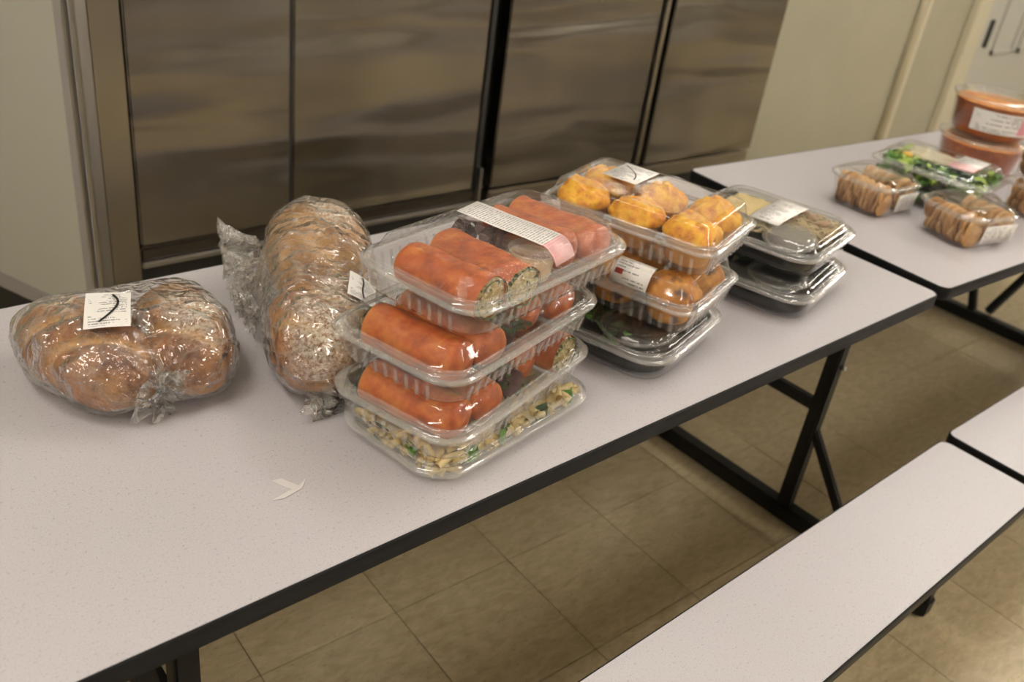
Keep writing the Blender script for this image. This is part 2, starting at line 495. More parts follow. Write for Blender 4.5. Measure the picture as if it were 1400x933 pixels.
for k, (_, d, x, y) in enumerate(cells):
    if k < 300:
        link('tile', tile_me, floor, (x, y, 0), FR)
    else:
        vs = []
        c, s = math.cos(FR), math.sin(FR)
        for (u, v) in ((-1, -1), (1, -1), (1, 1), (-1, 1)):
            px, py = u * (T / 2 - g), v * (T / 2 - g)
            vs.append(bmr.verts.new((x + c * px - s * py, y + s * px + c * py, 0)))
        bmr.faces.new(vs)
o = bm_obj('tile_field', bmr, 'floor_tile', floor, smooth=False)
o['kind'] = 'stuff'

WY = 1.98
wb = box('wall_back', (-5.5, WY, 0), (9.5, WY + 0.12, 2.75), 'wall_paint'); tag(wb, None, kind='structure')
for nm, lo, hi in (('wall_left', (-5.5, -6.4, 0), (-5.4, WY, 2.75)), ('wall_right', (9.4, -6.4, 0), (9.5, WY, 2.75)), ('wall_front', (-5.4, -6.5, 0), (9.4, -6.4, 2.75))):
    tag(box(nm, lo, hi, 'wall_dim'), None, kind='structure')
tag(box('ceiling', (-5.5, -6.5, 2.75), (9.5, 2.42, 2.85), 'ceiling_tile'), None, kind='structure')
# vertical conduit cover and door casing on the back wall
tr = box('trim_1', (3.685, WY - 0.03, 0), (3.745, WY, 2.75), 'casing_paint', bev=0.006); tag(tr, None, kind='structure')
V, F = tube_pts([(3.655, WY - 0.016, 0), (3.655, WY - 0.016, 2.75)], 0.02, 12)
mk('conduit', V, F, 'casing_paint', tr)
tr = box('trim_2', (4.345, WY - 0.05, 0), (4.535, WY, 2.2), 'casing_paint', bev=0.008); tag(tr, None, kind='structure')
dr = box('door_1', (4.535, WY - 0.035, 0.01), (5.70, WY, 2.15), 'door_white'); tag(dr, None, kind='structure')
for (x0, x1, z0, z1) in ((4.80, 5.16, 0.52, 1.10), (5.24, 5.58, 0.52, 1.10), (4.80, 5.16, 1.28, 2.0), (5.24, 5.58, 1.28, 2.0)):
    bm = bmesh.new()
    for (a0, a1, b0, b1) in ((x0, x1, z0, z0 + .035), (x0, x1, z1 - .035, z1), (x0, x0 + .035, z0, z1), (x1 - .035, x1, z0, z1)):
        box_bm(bm, (a0, WY - 0.05, b0), (a1, WY - 0.0351, b1), 0.005)
    bm_obj('panel_moulding', bm, 'door_white', dr, smooth=False)
box('door_pull', (4.635, WY - 0.06, 0.58), (4.66, WY - 0.0351, 0.76), 'door_dark', dr, 0.004)

# ceiling strip lights: two bare tubes each, running front to back
for lx in (-4.5, -2.2, 0.177, 2.5, 4.9, 7.3):
    for ly in (0.20, -2.4, -4.9):
        r = empty('ceiling_light', (lx, ly, 2.70))
        xs = {-4.5: 'far left', -2.2: 'left of the table', 0.177: 'over the table joint', 2.5: 'right of the table joint', 4.9: 'before the white door', 7.3: 'far right'}[lx]
        ys = {0.20: 'nearest the fridges', -2.4: 'in the middle row', -4.9: 'in the row farthest from the fridges'}[ly]
        tag(r, f'fluorescent ceiling strip light {xs}, {ys}', 'ceiling light', 'ceiling strip lights')
        box('housing', (-0.14, -0.64, 0.0), (0.14, 0.64, 0.05), 'lamp_metal', r)
        for sx in (-.08, .08):
            V, F = tube_pts([(sx, -.60, -.03), (sx, .60, -.03)], .019, 10)
            mk('fluorescent_tube', V, F, 'diffuser', r)
        for sy in (-.61, .61):
            box('tube_holder', (-.10, sy - .012, -.05), (.10, sy + .012, 0.0), 'lamp_metal', r)

# ================================================================== FRIDGES
def door_slab(name, x0, x1, z0, z1, y, parent):
    o = box(name, (x0, y, z0), (x1, y + 0.05, z1), 'stainless', parent, 0.004)
    return o
fr1 = empty('refrigerator', (0, 1.5, 0))
tag(fr1, 'stainless steel refrigerator with a pale side panel behind the bread bags', 'refrigerator', 'stainless refrigerators')
XL, XR = -1.19, -0.012
# body: left side flares back a little
bw = [(XL + .01, .06), (XR, .06), (XR, .47), (XL - .15, .47)]
Vb = [(x, y, z) for z in (0.20, 2.1) for (x, y) in bw]
mk('body', Vb, [(3, 2, 1, 0), (4, 5, 6, 7), (0, 1, 5, 4), (1, 2, 6, 5), (2, 3, 7, 6), (3, 0, 4, 7)], 'fridge_dark', fr1, smooth=False)
# side panel with aluminium edge trim
sdir = Vector((-.27, .70, 0)).normalized(); sn = Vector((-sdir.y, sdir.x, 0))
def side_box(name, s0, s1, z0, z1, t0, t1, mat, bev=0.0):
    bm = bmesh.new(); box_bm(bm, (s0, t0, z0), (s1, t1, z1), bev)
    o = bm_obj(name, bm, mat, fr1, smooth=False)
    o.matrix_local = Matrix.Translation((XL, 0.0, 0)) @ Matrix(((sdir.x, sn.x, 0, 0), (sdir.y, sn.y, 0, 0), (0, 0, 1, 0), (0, 0, 0, 1)))
    return o
side_box('side_panel', 0.02, 0.48, 0.215, 2.1, 0.0, 0.02, 'fridge_side')
for k, (s0, s1, mt, t1) in enumerate(((0.0, 0.016, 'aluminium', .03), (0.016, 0.030, 'gasket', .024), (0.030, 0.044, 'aluminium', .030), (0.044, 0.075, 'gasket', .026))):
    side_box('edge_trim', s0, s1, 0.19, 2.1, -0.002, t1, mt, 0.002)
side_box('bottom_trim', 0.075, 0.48, 0.19, 0.235, -0.002, 0.028, 'gasket', 0.004)
side_box('side_shade_block', 0.03, 0.48, 0.0, 0.19, -0.02, 0.02, 'fridge_dark')  # black box added as the shade on the floor under the side panel
# front frame and doors
box('front_frame', (XL, 0.0, 0.20), (-1.118, 0.06, 2.1), 'stainless_frame', fr1, 0.003)
box('front_frame', (XR - 0.02, 0.0, 0.20), (XR, 0.06, 2.1), 'fridge_dark', fr1, 0.002)
door_slab('fridge_door', -1.114, -0.700, 0.43, 2.08, -0.004, fr1)
door_slab('fridge_door', -0.690, XR - 0.03, 0.43, 2.08, -0.004, fr1)
box('door_gasket', (-0.702, 0.002, 0.43), (-0.688, 0.05, 2.08), 'fridge_dark', fr1)
box('bottom_rail', (-1.118, -0.002, 0.385), (XR, 0.05, 0.425), 'rail_dark', fr1, 0.008)
box('rail_lip', (-1.118, -0.010, 0.368), (XR, 0.03, 0.384), 'aluminium', fr1, 0.003)
box('kick_plate', (-1.118, 0.02, 0.10), (XR, 0.08, 0.368), 'fridge_dark', fr1)
box('rail_bracket', (XR - 0.012, -0.02, 0.37), (XR - 0.002, 0.0, 0.50), 'aluminium', fr1, 0.002)
for (x, y) in ((XL + .08, .12), (XR - .08, .12), (XL - .02, .42), (XR - .08, .42)):
    V, F = lathe([(.03, 0), (.03, .01), (.015, .02), (.015, .2)], 14)
    mk('foot', V, F, 'steel_black', fr1, loc=(x, y, 0))

fr2 = empty('refrigerator', (0.095, 1.565, 0), math.radians(-2.4))
tag(fr2, 'stainless steel refrigerator standing next to the beige wall', 'refrigerator', 'stainless refrigerators')
W2 = 1.43
box('body', (0.004, .055, .12), (W2 - .004, .34, 2.1), 'fridge_dark', fr2)
door_slab('fridge_door', 0.004, 0.690, 0.385, 2.08, 0.0, fr2)
door_slab('fridge_door', 0.760, W2, 0.385, 2.08, 0.0, fr2)
box('door_gap_channel', (0.690, 0.03, 0.385), (0.718, 0.055, 2.08), 'fridge_dark', fr2)
box('door_edge_strip', (0.718, 0.005, 0.385), (0.742, 0.055, 2.08), 'stainless_frame', fr2, 0.003)
box('bottom_rail', (0.004, 0.006, 0.315), (W2, 0.055, 0.372), 'stainless_frame', fr2, 0.006)
box('kick_plate', (0.004, 0.03, 0.03), (W2, 0.08, 0.315), 'fridge_dark', fr2)
for (x, y) in ((.08, .12), (W2 - .08, .12), (.08, .30), (W2 - .08, .30)):
    V, F = lathe([(.03, 0), (.03, .01), (.015, .02), (.015, .12)], 14)
    mk('foot', V, F, 'steel_black', fr2, loc=(x, y, 0))

# ================================================================== TABLE
tbl = empty('cafeteria_table', (0, 0, 0))
tag(tbl, 'long folding cafeteria table with speckled grey tops and attached benches', 'table')
def slab(name, x0, x1, y0, y1, top, th, r, off=(0, 0), rz=0.0):
    """laminate top with a black edge band; local x/y rectangle turned about off"""
    cx, cy = (x0 + x1) / 2, (y0 + y1) / 2
    a, b = (x1 - x0) / 2, (y1 - y0) / 2
    V, F = loft_rr(a - .003, b - .003, r, [(0, -th + .004), (0, 0)], cap0=True, cap1=True)
    c, s = math.cos(rz), math.sin(rz)
    loc = (off[0] + c * (cx - off[0]) - s * (cy - off[1]), off[1] + s * (cx - off[0]) + c * (cy - off[1]), top)
    o = mk(name, V, F, 'laminate', tbl, smooth=False, loc=loc, rz=rz)
    V, F = loft_rr(a, b, r, [(.0032, -.0015), (.0028, .0006), (.001, .0004), (0, -.003), (0, -th + .003), (.003, -th), (.012, -th)], nc=8)
    e = mk('edge_band', V, F, 'edge_black', o)
    return o
TW = 0.748
slab('tabletop', -2.45, 0.0, 0.0, TW, TZ, 0.030, 0.022)
R2 = math.radians(-3.4)
slab('tabletop', 0.034, 2.30, 0.003, 0.003 + TW + .012, TZ, 0.030, 0.022, (0.034, 0.003), R2)
BZ = 0.4268
slab('bench_seat', -2.45, 0.016, -0.332, -0.1145, BZ, 0.026, 0.02)
slab('bench_seat', 0.046, 2.30, -0.336, -0.108, BZ, 0.026, 0.02, (0.046, -0.108), math.radians(-1.0))
slab('bench_seat', -2.45, 0.016, TW + .1145, TW + .332, BZ, 0.026, 0.02)
slab('bench_seat', 0.046, 2.30, TW + .09, TW + .31, BZ, 0.026, 0.02, (0.046, TW + .09), R2)
def frame(fxx, dx=0.0):
    S = 'steel_black'
    bar('foot_bar', (fxx, -0.245, 0.03), (fxx, 1.0, 0.03), 0.042, 0.045, S, tbl)
    for y in (0.165, TW - 0.165):
        bar('leg', (fxx, y, 0.05), (fxx, y, 0.705), 0.034, 0.034, S, tbl)
    bar('crossbar', (fxx, 0.165, 0.352), (fxx, TW - 0.165, 0.352), 0.026, 0.03, S, tbl)
    for (y, sg) in ((0.165, -1), (TW - 0.165, 1)):
        bar('brace', (fxx, y, 0.30), (fxx, y + sg * 0.19, 0.05), 0.022, 0.022, S, tbl)
    for y in (-0.225, TW + 0.225):
        bar('bench_post', (fxx, y, 0.05), (fxx, y, BZ - 0.026), 0.03, 0.03, S, tbl)
    for y in (-0.22, 0.97):
        V, F = lathe([(.016, 0), (.020, .003), (.020, .009)], 14)
        mk('foot_pad', V, F, 'rubber', tbl, loc=(fxx, y, 0))
frame(-0.004)
frame(-1.575)
frame(1.71)
# under-top rails and long diagonal braces
for y in (0.165, TW - 0.165):
    bar('top_rail', (-2.3, y, 0.694), (-0.03, y, 0.694), 0.03, 0.024, 'steel_black', tbl)
    bar('top_rail', (0.08, y - .01, 0.694), (2.2, y - .10, 0.694), 0.03, 0.024, 'steel_black', tbl)
bar('diagonal_brace', (-1.655, 0.165, 0.68), (-1.60, 0.165, 0.36), 0.03, 0.03, 'steel_black', tbl)
bar('diagonal_brace', (1.73, 0.40, 0.06), (2.15, 0.30, 0.46), 0.028, 0.028, 'steel_black', tbl)
bar('diagonal_brace', (1.71, 0.45, 0.05), (1.71, 0.56, 0.40), 0.028, 0.028, 'steel_black', tbl)
for (x, y) in ((0.016, 0.166),):
    V, F = lathe([(.007, 0), (.007, .006), (.003, .008)], 10)
    o = mk('bolt', V, F, 'aluminium', tbl, loc=(x, y - 0.01, 0.45)); o.rotation_euler = (PI / 2, 0, 0)
    o.location = (x - 0.01, 0.146, 0.47)

# torn tape marks on the table
bm = bmesh.new()
def patch(pts):
    zz = 0.0003 + 0.0001 * len(bm.faces)
    vs = [bm.verts.new((x, y, zz)) for x, y in pts]
    f = bm.faces.new(vs)
    r = bmesh.ops.extrude_face_region(bm, geom=[f])
    for v in r['geom']:
        if isinstance(v, bmesh.types.BMVert): v.co.z += 0.0003
tp = Vector((-1.435, 0.148))
patch([(-.012, .022), (.000, .020), (.012, -.004), (.004, -.010), (-.004, .002)])
patch([(-.030, -.012), (-.012, -.008), (.012, -.004), (.026, .004), (.012, -.011), (-.014, -.016)])
bmesh.ops.recalc_face_normals(bm, faces=bm.faces[:])
o = bm_obj('tape_residue', bm, 'tape', loc=(tp.x, tp.y, TZ), smooth=False)
tag(o, 'torn white tape residue stuck on the speckled table top', 'tape')

# ================================================================== BREAD
def loaf(name, L, W, H, seed, cuts, label, loc, rz, flour, mat='crust'):
    """long loaf along local y with diagonal scores"""
    r = random.Random(seed)
    nu, nv = 72, 90
    V = []; C = []
    off = Vector((seed * 3.1, seed * 1.7, 0))
    for i in range(nv + 1):
        t = i / nv
        s = 2 * t - 1
        env = max(0.0, 1 - abs(s) ** 2.6) ** 0.5
        env = max(env, 0.02)
        y = s * L / 2
        for j in range(nu):
            a = 2 * PI * j / nu
            ca, sa = math.cos(a), math.sin(a)
            e = 0.82
            x = math.copysign(abs(ca) ** e, ca) * W / 2 * env
            z = math.copysign(abs(sa) ** e, sa)
            z = z * H * 0.62 if z > 0 else z * H * 0.38
            z *= env ** 0.8
            # scores: diagonal bands across the top
            q = (y / L + 0.50 * (x / W)) * cuts
            ph = q - math.floor(q) - 0.5
            top = max(0.0, min(1.0, (sa + 0.35) / 0.7))
            cut = math.exp(-((0.5 - abs(ph)) / 0.13) ** 2) * top * env
            bul = math.cos(ph * 2 * PI) * 0.5 + 0.5
            k = 1 + 0.09 * bul * top * env - 0.10 * cut
            p = Vector((x * k, y, z * k))
            nz = noise.noise(p * 22 + off) * 0.006 + noise.noise(p * 60 + off) * 0.0018
            d = Vector((ca, 0, sa))
            p += d * nz * (0.3 + 0.7 * env)
            V.append(p)
            cc = min(1.0, cut * 1.1 + max(0, noise.noise(p * 18 + off * 2)) * 0.35 * (1 - top) + max(0.0, -sa) * 0.45)
            fl = 0.0
            for (fx_, fy_, fr_) in flour:
                dd = math.hypot(x / W - fx_, y / L - fy_) / fr_
                fl = max(fl, (1 - dd) * 1.5 if sa > 0 else 0)
            C.append((cc, max(0, min(1, fl)), 0, 1))
    n = len(V)
    F = grid_faces(nv + 1, nu)
    F.append(tuple(reversed(range(nu)))); F.append(tuple(range(nv * nu, n)))
    zmin = min(v.z for v in V)
    V = [Vector((v.x, v.y, v.z - zmin)) for v in V]
    o = mk(name, V, F, mat, None, loc=loc, rz=rz)
    at = o.data.color_attributes.new('crust', 'FLOAT_COLOR', 'POINT')
    for i_, c in enumerate(C): at.data[i_].color = c
    tag(o, label, 'bread', 'loaves in plastic bags')
    return o
Z1 = TZ + 0.0015
lv = []
lv.append(loaf('bread_loaf', 0.235, 0.122, 0.106, 1, 3.4, 'browned loaf in the left bread bag, at the far left of the table', (-1.556, 0.478, Z1), math.radians(14), [(0.05, 0.30, .30), (.25, -.02, .2)]))
lv.append(loaf('bread_loaf', 0.225, 0.116, 0.106, 2, 3.2, 'flour dusted loaf on the right in the left bread bag', (-1.436, 0.456, Z1), math.radians(-8), [(.1, -0.05, .42)]))
B2R = math.radians(-29)
lv.append(loaf('bread_loaf', 0.235, 0.150, 0.120, 3, 2.6, 'floury brown loaf at the front of the tall bread bag', (-1.262, 0.372, Z1), B2R, [(0.0, -0.30, .36), (.12, -.02, .28)]))
lv.append(loaf('bread_loaf', 0.230, 0.165, 0.138, 4, 2.8, 'golden loaf at the back of the tall bread bag by the fridge', (-1.142, 0.588, Z1), B2R, [(0.1, 0.1, .3)], 'crust_pale'))

def bag(name, loaves, pad, label, seed, amp, knots, loc):
    """plastic film: hull around its loaves, wrinkled, pulled in towards the knots"""
    root = empty(name, loc)
    off = Vector((seed * 5.3, seed, 0))
    bm = bmesh.new()
    for lo in loaves:
        M = Matrix.Translation(lo.location) @ lo.rotation_euler.to_matrix().to_4x4()
        vs = lo.data.vertices
        for i in range(0, len(vs), 5):
            p = M @ vs[i].co
            bm.verts.new(p - Vector(loc))
    bmesh.ops.convex_hull(bm, input=bm.verts[:], use_existing_faces=False)
    bmesh.ops.delete(bm, geom=[v for v in bm.verts if not v.link_faces], context='VERTS')
    bmesh.ops.triangulate(bm, faces=bm.faces[:])
    tree = BVHTree.FromBMesh(bm)
    bm.free()
    c = Vector((0, 0, 0.05))
    nu, nv = 200, 110
    V = []
    for i in range(nv + 1):
        ph = PI * i / nv
        for j in range(nu):
            th = 2 * PI * j / nu
            d = Vector((math.sin(ph) * math.cos(th), math.sin(ph) * math.sin(th), math.cos(ph)))
            hit = tree.ray_cast(c, d)
            p = hit[0] if hit[0] else c + d * 0.05
            n = hit[1] if hit[1] else d
            p = p + d * pad
            # long soft creases plus small ones
            w1 = 1 - abs(noise.noise(p * 16 + off)) * 2
            w2 = 1 - abs(noise.noise(Vector((p.x * 42, p.y * 42, p.z * 60)) + off)) * 2
            p += d * (amp * (w1 * 0.6 + w2 * 0.4) - amp * 0.3)
            for (k, rad, pull) in knots:
                v = p - Vector(k)
                q = v.length / rad
                if q < 1:
                    f = (1 - q) ** 1.5 * pull
                    p = p - v * f
                    ang = math.atan2(v.z, v.x + v.y * 0.3)
                    p += d * math.sin(ang * 26) * 0.0035 * (1 - q)
            if p.z < 0.0006: p.z = 0.0006
            V.append(p)
    F = grid_faces(nv + 1, nu)
    mk('film', V, F, 'bag_film', root)
    tag(root, label, 'bread bag', 'plastic bread bags')
    return root
def ruffle(root, base, axis, L, r0, r1, pleats, seed, flat=1.0, mat='bag_ruffle', name='gathered_neck'):
    """gathered film flaring from a tied neck"""
    axis = Vector(axis).normalized()
    q = axis.to_track_quat('Z', 'Y')
    nu, nv = 140, 16
    V = []
    for i in range(nv + 1):
        t = i / nv
        rr = r0 + (r1 - r0) * t ** 1.3
        for j in range(nu):
            a = 2 * PI * j / nu
            k = 1 + (0.10 + 0.32 * t) * math.sin(a * pleats + noise.noise(Vector((a * 2, t * 2, seed))) * 4) + 0.4 * t * noise.noise(Vector((math.cos(a) * 2, math.sin(a) * 2, seed + t * 2)))
            p = Vector((math.cos(a) * rr * k, math.sin(a) * rr * k * flat, L * t * (1 + 0.25 * noise.noise(Vector((math.cos(a) * 1.5, math.sin(a) * 1.5, seed * 2))))))
            p = Vector(base) + q @ p
            p.z = max(p.z, 0.001)
            V.append(p)
    return mk(name, V, grid_faces(nv + 1, nu), mat, root)
bag1 = bag('bread_bag', lv[:2], 0.006, 'clear plastic bread bag with two brown loaves at left end', 1, 0.006, [((-0.010, -0.115, 0.045), 0.10, 0.45)], (-1.50, 0.470, TZ))
ruffle(bag1, (-0.010, -0.074, 0.052), (0.15, -1, -0.30), 0.050, 0.010, 0.036, 9, 3)
ruffle(bag1, (-0.010, -0.080, 0.056), (-0.1, 1, 0.35), 0.060, 0.008, 0.048, 10, 6, flat=0.45)
V, F = lathe([(.004, -.006), (.011, -.004), (.013, 0), (.011, .005), (.004, .007)], 16)
o = mk('knot', V, F, 'bag_ruffle', bag1, loc=(-0.010, -0.078, 0.052)); o.rotation_euler = (PI / 2, 0, 0.2)
bag2 = bag('bread_bag', lv[2:], 0.007, 'tall crumpled clear plastic bread bag leaning by the wrap trays', 2, 0.008, [((-0.10, 0.08, 0.09), 0.09, 0.25)], (-1.20, 0.480, TZ))
ruffle(bag2, (-0.030, 0.150, 0.075), (-1, 0.15, -0.05), 0.050, 0.022, 0.044, 8, 5)
ruffle(bag2, (-0.075, 0.085, 0.070), (-1, 0.15, -0.10), 0.034, 0.022, 0.042, 7, 11)
ruffle(bag2, (-0.100, 0.025, 0.050), (-1, 0.1, -0.25), 0.022, 0.020, 0.034, 7, 14)
ruffle(bag2, (-0.085, -0.185, 0.020), (-0.10, -1, -0.10), 0.050, 0.040, 0.050, 7, 8, flat=0.4, name='bag_tail')
# stickers on the bags
def plane_label(parent, c, ux, vx, w, h, mat, bend=0.0, name='label'):
    ux, vx = Vector(ux).normalized(), Vector(vx).normalized()
    n = ux.cross(vx).normalized()
    if n.z < 0: n = -n
    c = Vector(c)
    path = []
    for i in range(9):
        t = i / 8 - 0.5
        path.append(c + vx * h * t - n * bend * (2 * t) ** 2)
    return ribbon(name, path, ux, w, mat, parent), n
def film_label(root, c, ux, vx, w_, h_, mat, pen, pw):
    """sticker pressed onto the film: grid dropped on the bag surface, then smoothed"""
    film = [q for q in root.children if q.name.startswith('film')][0]
    bm = bmesh.new(); bm.from_mesh(film.data); tree = BVHTree.FromBMesh(bm); bm.free()
    ux, vx = Vector(ux).normalized(), Vector(vx).normalized()
    n = ux.cross(vx).normalized()
    if n.z < 0: n = -n
    vx = (vx - ux * vx.dot(ux)).normalized()
    N = 12
    def drop(u, v):
        p = Vector(c) + ux * w_ * u + vx * h_ * v
        hit = tree.ray_cast(p + n * 0.12, -n)
        return ((hit[0] - p).dot(n) if hit[0] else 0.0)
    H = [[drop(i / N - .5, j / N - .5) for i in range(N + 1)] for j in range(N + 1)]
    for _ in range(14):
        H = [[(H[j][i] + H[max(j - 1, 0)][i] + H[min(j + 1, N)][i] + H[j][max(i - 1, 0)] + H[j][min(i + 1, N)]) / 5 for i in range(N + 1)] for j in range(N + 1)]
    P = [[Vector(c) + ux * w_ * (i / N - .5) + vx * h_ * (j / N - .5) + n * (H[j][i] + .0035) for i in range(N + 1)] for j in range(N + 1)]
    o = mk('label', [P[j][i] for j in range(N + 1) for i in range(N + 1)], grid_faces(N + 1, N + 1, close=False), mat, root, uvs=[(i / N, j / N) for j in range(N + 1) for i in range(N + 1)])
    pts = []
    for (u, v) in pen:
        x, y = (u + .5) * N, (v + .5) * N
        i, j = min(int(x), N - 1), min(int(y), N - 1)
        a, b = x - i, y - j
        q = P[j][i] * (1 - a) * (1 - b) + P[j][i + 1] * a * (1 - b) + P[j + 1][i] * (1 - a) * b + P[j + 1][i + 1] * a * b
        pts.append(q + n * .0006)
    stroke('pen_mark', pts, pw, o, n)
film_label(bag1, (-0.030, -0.012, 0.120), (.93, -.36, 0), (-.14, -1, -.06), 0.056, 0.086, 'label_text', [(0.0 + .30 * math.sin(PI * (.10 + .9 * i / 14)) - .18 * (i / 14), -.42 + .78 * i / 14) for i in range(15)], 0.0032)
film_label(bag2, (-0.014, -0.120, 0.100), (.78, -.50, -.38), (-.42, -.88, -.12), 0.046, 0.060, 'label_text', [(-.05 + .10 * i / 9 + .03 * math.sin(i * .8), -.42 + .84 * i / 9) for i in range(10)], 0.0026)

# ================================================================== CLEAR CONTAINERS
def tray(name, label, cat, loc, rz, a, b, hb, hl, group=None, flute=0.002, taper=0.011, lidtap=0.028, r=0.045, lidmat='clear_plastic', dimple=True):
    root = empty(name, loc, rz)
    tag(root, label, cat, group)
    na, nb = max(8, int(2 * a / 0.0042) // 4 * 4), max(8, int(2 * b / 0.0042) // 4 * 4)
    P = [(taper + .030, .003), (taper + .010, .0005), (taper + .003, .003), (taper, .008, flute * .6), (taper * .8 + .002, .35 * hb, flute), (taper * .5 + .004, hb - .012, flute), (.012, hb - .007), (.0095, hb - .002)]
    V, F = loft_rr(a, b, r, P, na, nb, cap0=True)
    mk('tray_base', V, F, 'ribbed_plastic' if flute else 'clear_plastic', root)
    if flute:
        VV = []; FF = []
        def rib(x, y, nx, ny):
            tx, ty = -ny, nx
            n0 = len(VV)
            for (ins, z) in ((taper - .002, .006), (taper * .75, .4 * hb), (taper * .45, hb - .012)):
                for q in (-.0030, 0, .0030):
                    o_ = .0024 if q == 0 else .0003
                    VV.append((x - nx * (ins - o_) + tx * q, y - ny * (ins - o_) + ty * q, z))
            for q in range(2):
                for k in range(2): FF.append((n0 + q * 3 + k, n0 + q * 3 + k + 1, n0 + q * 3 + k + 4, n0 + q * 3 + k + 3))
        st = .0175
        for sg in (-1, 1):
            for k in range(int((a - r) * 2 / st) + 1): rib(-a + r + k * st, sg * b, 0, sg)
            for k in range(int((b - r) * 2 / st) + 1): rib(sg * a, -b + r + k * st, sg, 0)
        mk('ribs', VV, FF, 'rim_plastic', root)['kind'] = 'stuff'
    R = [(.0095, hb - .002), (.006, hb - .0005), (.001, hb - .0005), (.0, hb - .002), (.0005, hb - .005)]
    V, F = loft_rr(a, b, r, R, 1, 1)
    mk('rim', V, F, 'rim_plastic', root)
    L = [(.000, hb - .004), (-.001, hb + .0005), (.0005, hb + .002), (.004, hb + .002), (.0055, hb + .006), (.0085, hb + .0075), (.011, hb + .004), (.0125, hb + .010)]
    V, F = loft_rr(a, b, r, L, 1, 1)
    lid_rim = (V, F)
    L2 = [(.0125, hb + .010), (.0125 + lidtap * .35, hb + hl * .45), (.0125 + lidtap * .75, hb + hl * .86), (.0125 + lidtap * .95, hb + hl * .96), (.0125 + lidtap + .010, hb + hl)]
    if dimple: L2 += [(.0125 + lidtap + .016, hb + hl - .002), (.0125 + lidtap + .020, hb + hl - .002)]
    V, F = loft_rr(a, b, r, L2, 10, 10, cap1=True)
    lid = mk('lid', V, F, lidmat, root)
    mk('lid_rim', lid_rim[0], lid_rim[1], 'rim_plastic', lid)
    return root

# ---- wraps
def wrap_meshes(L, rad, seed):
    nu, nv = 36, 26
    V = []
    off = Vector((seed * 2.3, 0, seed))
    for i in range(nv + 1):
        t = i / nv
        y = (t - .5) * L
        env = 1.0 if t < 0.88 else math.sqrt(max(0.0, 1 - ((t - .88) / .12) ** 2)) * 0.85 + 0.15
        for j in range(nu):
            a = 2 * PI * j / nu
            sp = 1 + 0.05 * (j / nu)                       # rolled overlap step
            p = Vector((math.cos(a) * rad * env * sp * 1.06, y, math.sin(a) * rad * env * sp * 0.95))
            p += Vector((math.cos(a), 0, math.sin(a))) * (noise.noise(p * 30 + off) * 0.0035)
            V.append(p)
    F = grid_faces(nv + 1, nu)
    F.append(tuple(range(nv * nu, (nv + 1) * nu)))
    tort = (V, F)
    # filling: slightly bulging bumpy cut face
    V = []
    for i in range(9):
        rr = rad * 0.97 * (1 - i / 8) + 0.0002
        for j in range(nu):
            a = 2 * PI * j / nu
            p = Vector((math.cos(a) * rr * 1.06, -L / 2 - 0.004 * (i / 8) + (0.001 if i == 0 else 0), math.sin(a) * rr * .95))
            p.y -= max(0, noise.noise(p * 110 + off)) * 0.006 if i else -0.002
            V.append(p)
    F = [tuple(reversed(f)) for f in grid_faces(9, nu)]
    fil = (V, F)
    V = []
    for i in range(3):
        rr = rad * (0.99, 0.94, 0.88)[i]
        for j in range(nu):
            a = 2 * PI * j / nu
            V.append(Vector((math.cos(a) * rr * 1.06, -L / 2 - 0.0035 - max(0, noise.noise(Vector((math.cos(a) * 6, math.sin(a) * 6, seed + i)))) * 0.006, math.sin(a) * rr * .95)))
    F = [tuple(reversed(f)) for f in grid_faces(3, nu) if True]
    F = [f for k, f in enumerate(F) if (k // 5) % 3 != 1]
    return tort, fil, (V, F)
WM = []
for k, L in enumerate((0.150, 0.160, 0.140)):
    tort, fil, gr = wrap_meshes(L, 0.0305, k + 1)
    a_ = mk('tmp', *tort, 'tortilla'); b_ = mk('tmp', *fil, 'wrap_filling'); c_ = mk('tmp', *gr, 'wrap_greens')
    WM.append((a_.data, b_.data, c_.data))
    for q in (a_, b_, c_): bpy.data.objects.remove(q)
def wrap(k, trayroot, x, y, z, ry, flip, label):
    r = empty('tortilla_wrap', (0, 0, 0))
    c, s = math.cos(trayroot.rotation_euler.z), math.sin(trayroot.rotation_euler.z)
    lx, ly, lz = trayroot.location
    r.location = (lx + c * x - s * y, ly + s * x + c * y, lz + z)
    r.rotation_euler = (0, 0.3 * k, trayroot.rotation_euler.z + ry + (PI if flip else 0))
    r.rotation_euler = (0, 0, trayroot.rotation_euler.z + ry + (PI if flip else 0))
    tag(r, label, 'wrap', 'tortilla wraps in the trays')
    me = WM[k % 3]
    link('tortilla', me[0], r); link('filling', me[1], r); link('greens', me[2], r)
    return r
def dip_cup(trayroot, x, y, z, label):
    c, s = math.cos(trayroot.rotation_euler.z), math.sin(trayroot.rotation_euler.z)
    lx, ly, lz = trayroot.location
    r = empty('dip_cup', (lx + c * x - s * y, ly + s * x + c * y, lz + z))
    tag(r, label, 'dip cup', 'dip cups')
    V, F = lathe([(.027, 0), (.029, .004), (.034, .040)], 32, cap1=False)
    mk('cup', V, F, 'clear_plastic', r)
    V, F = lathe([(.0262, .002), (.0285, .005), (.0325, .034), (.02, .036), (.004, .0362)], 32)
    mk('dip', V, F, 'dip', r)
    V, F = lathe([(.0365, .039), (.0365, .042), (.034, .043), (.032, .041), (.005, .041)], 32, cap0=False)
    mk('cup_lid', V, F, 'rim_plastic', r)
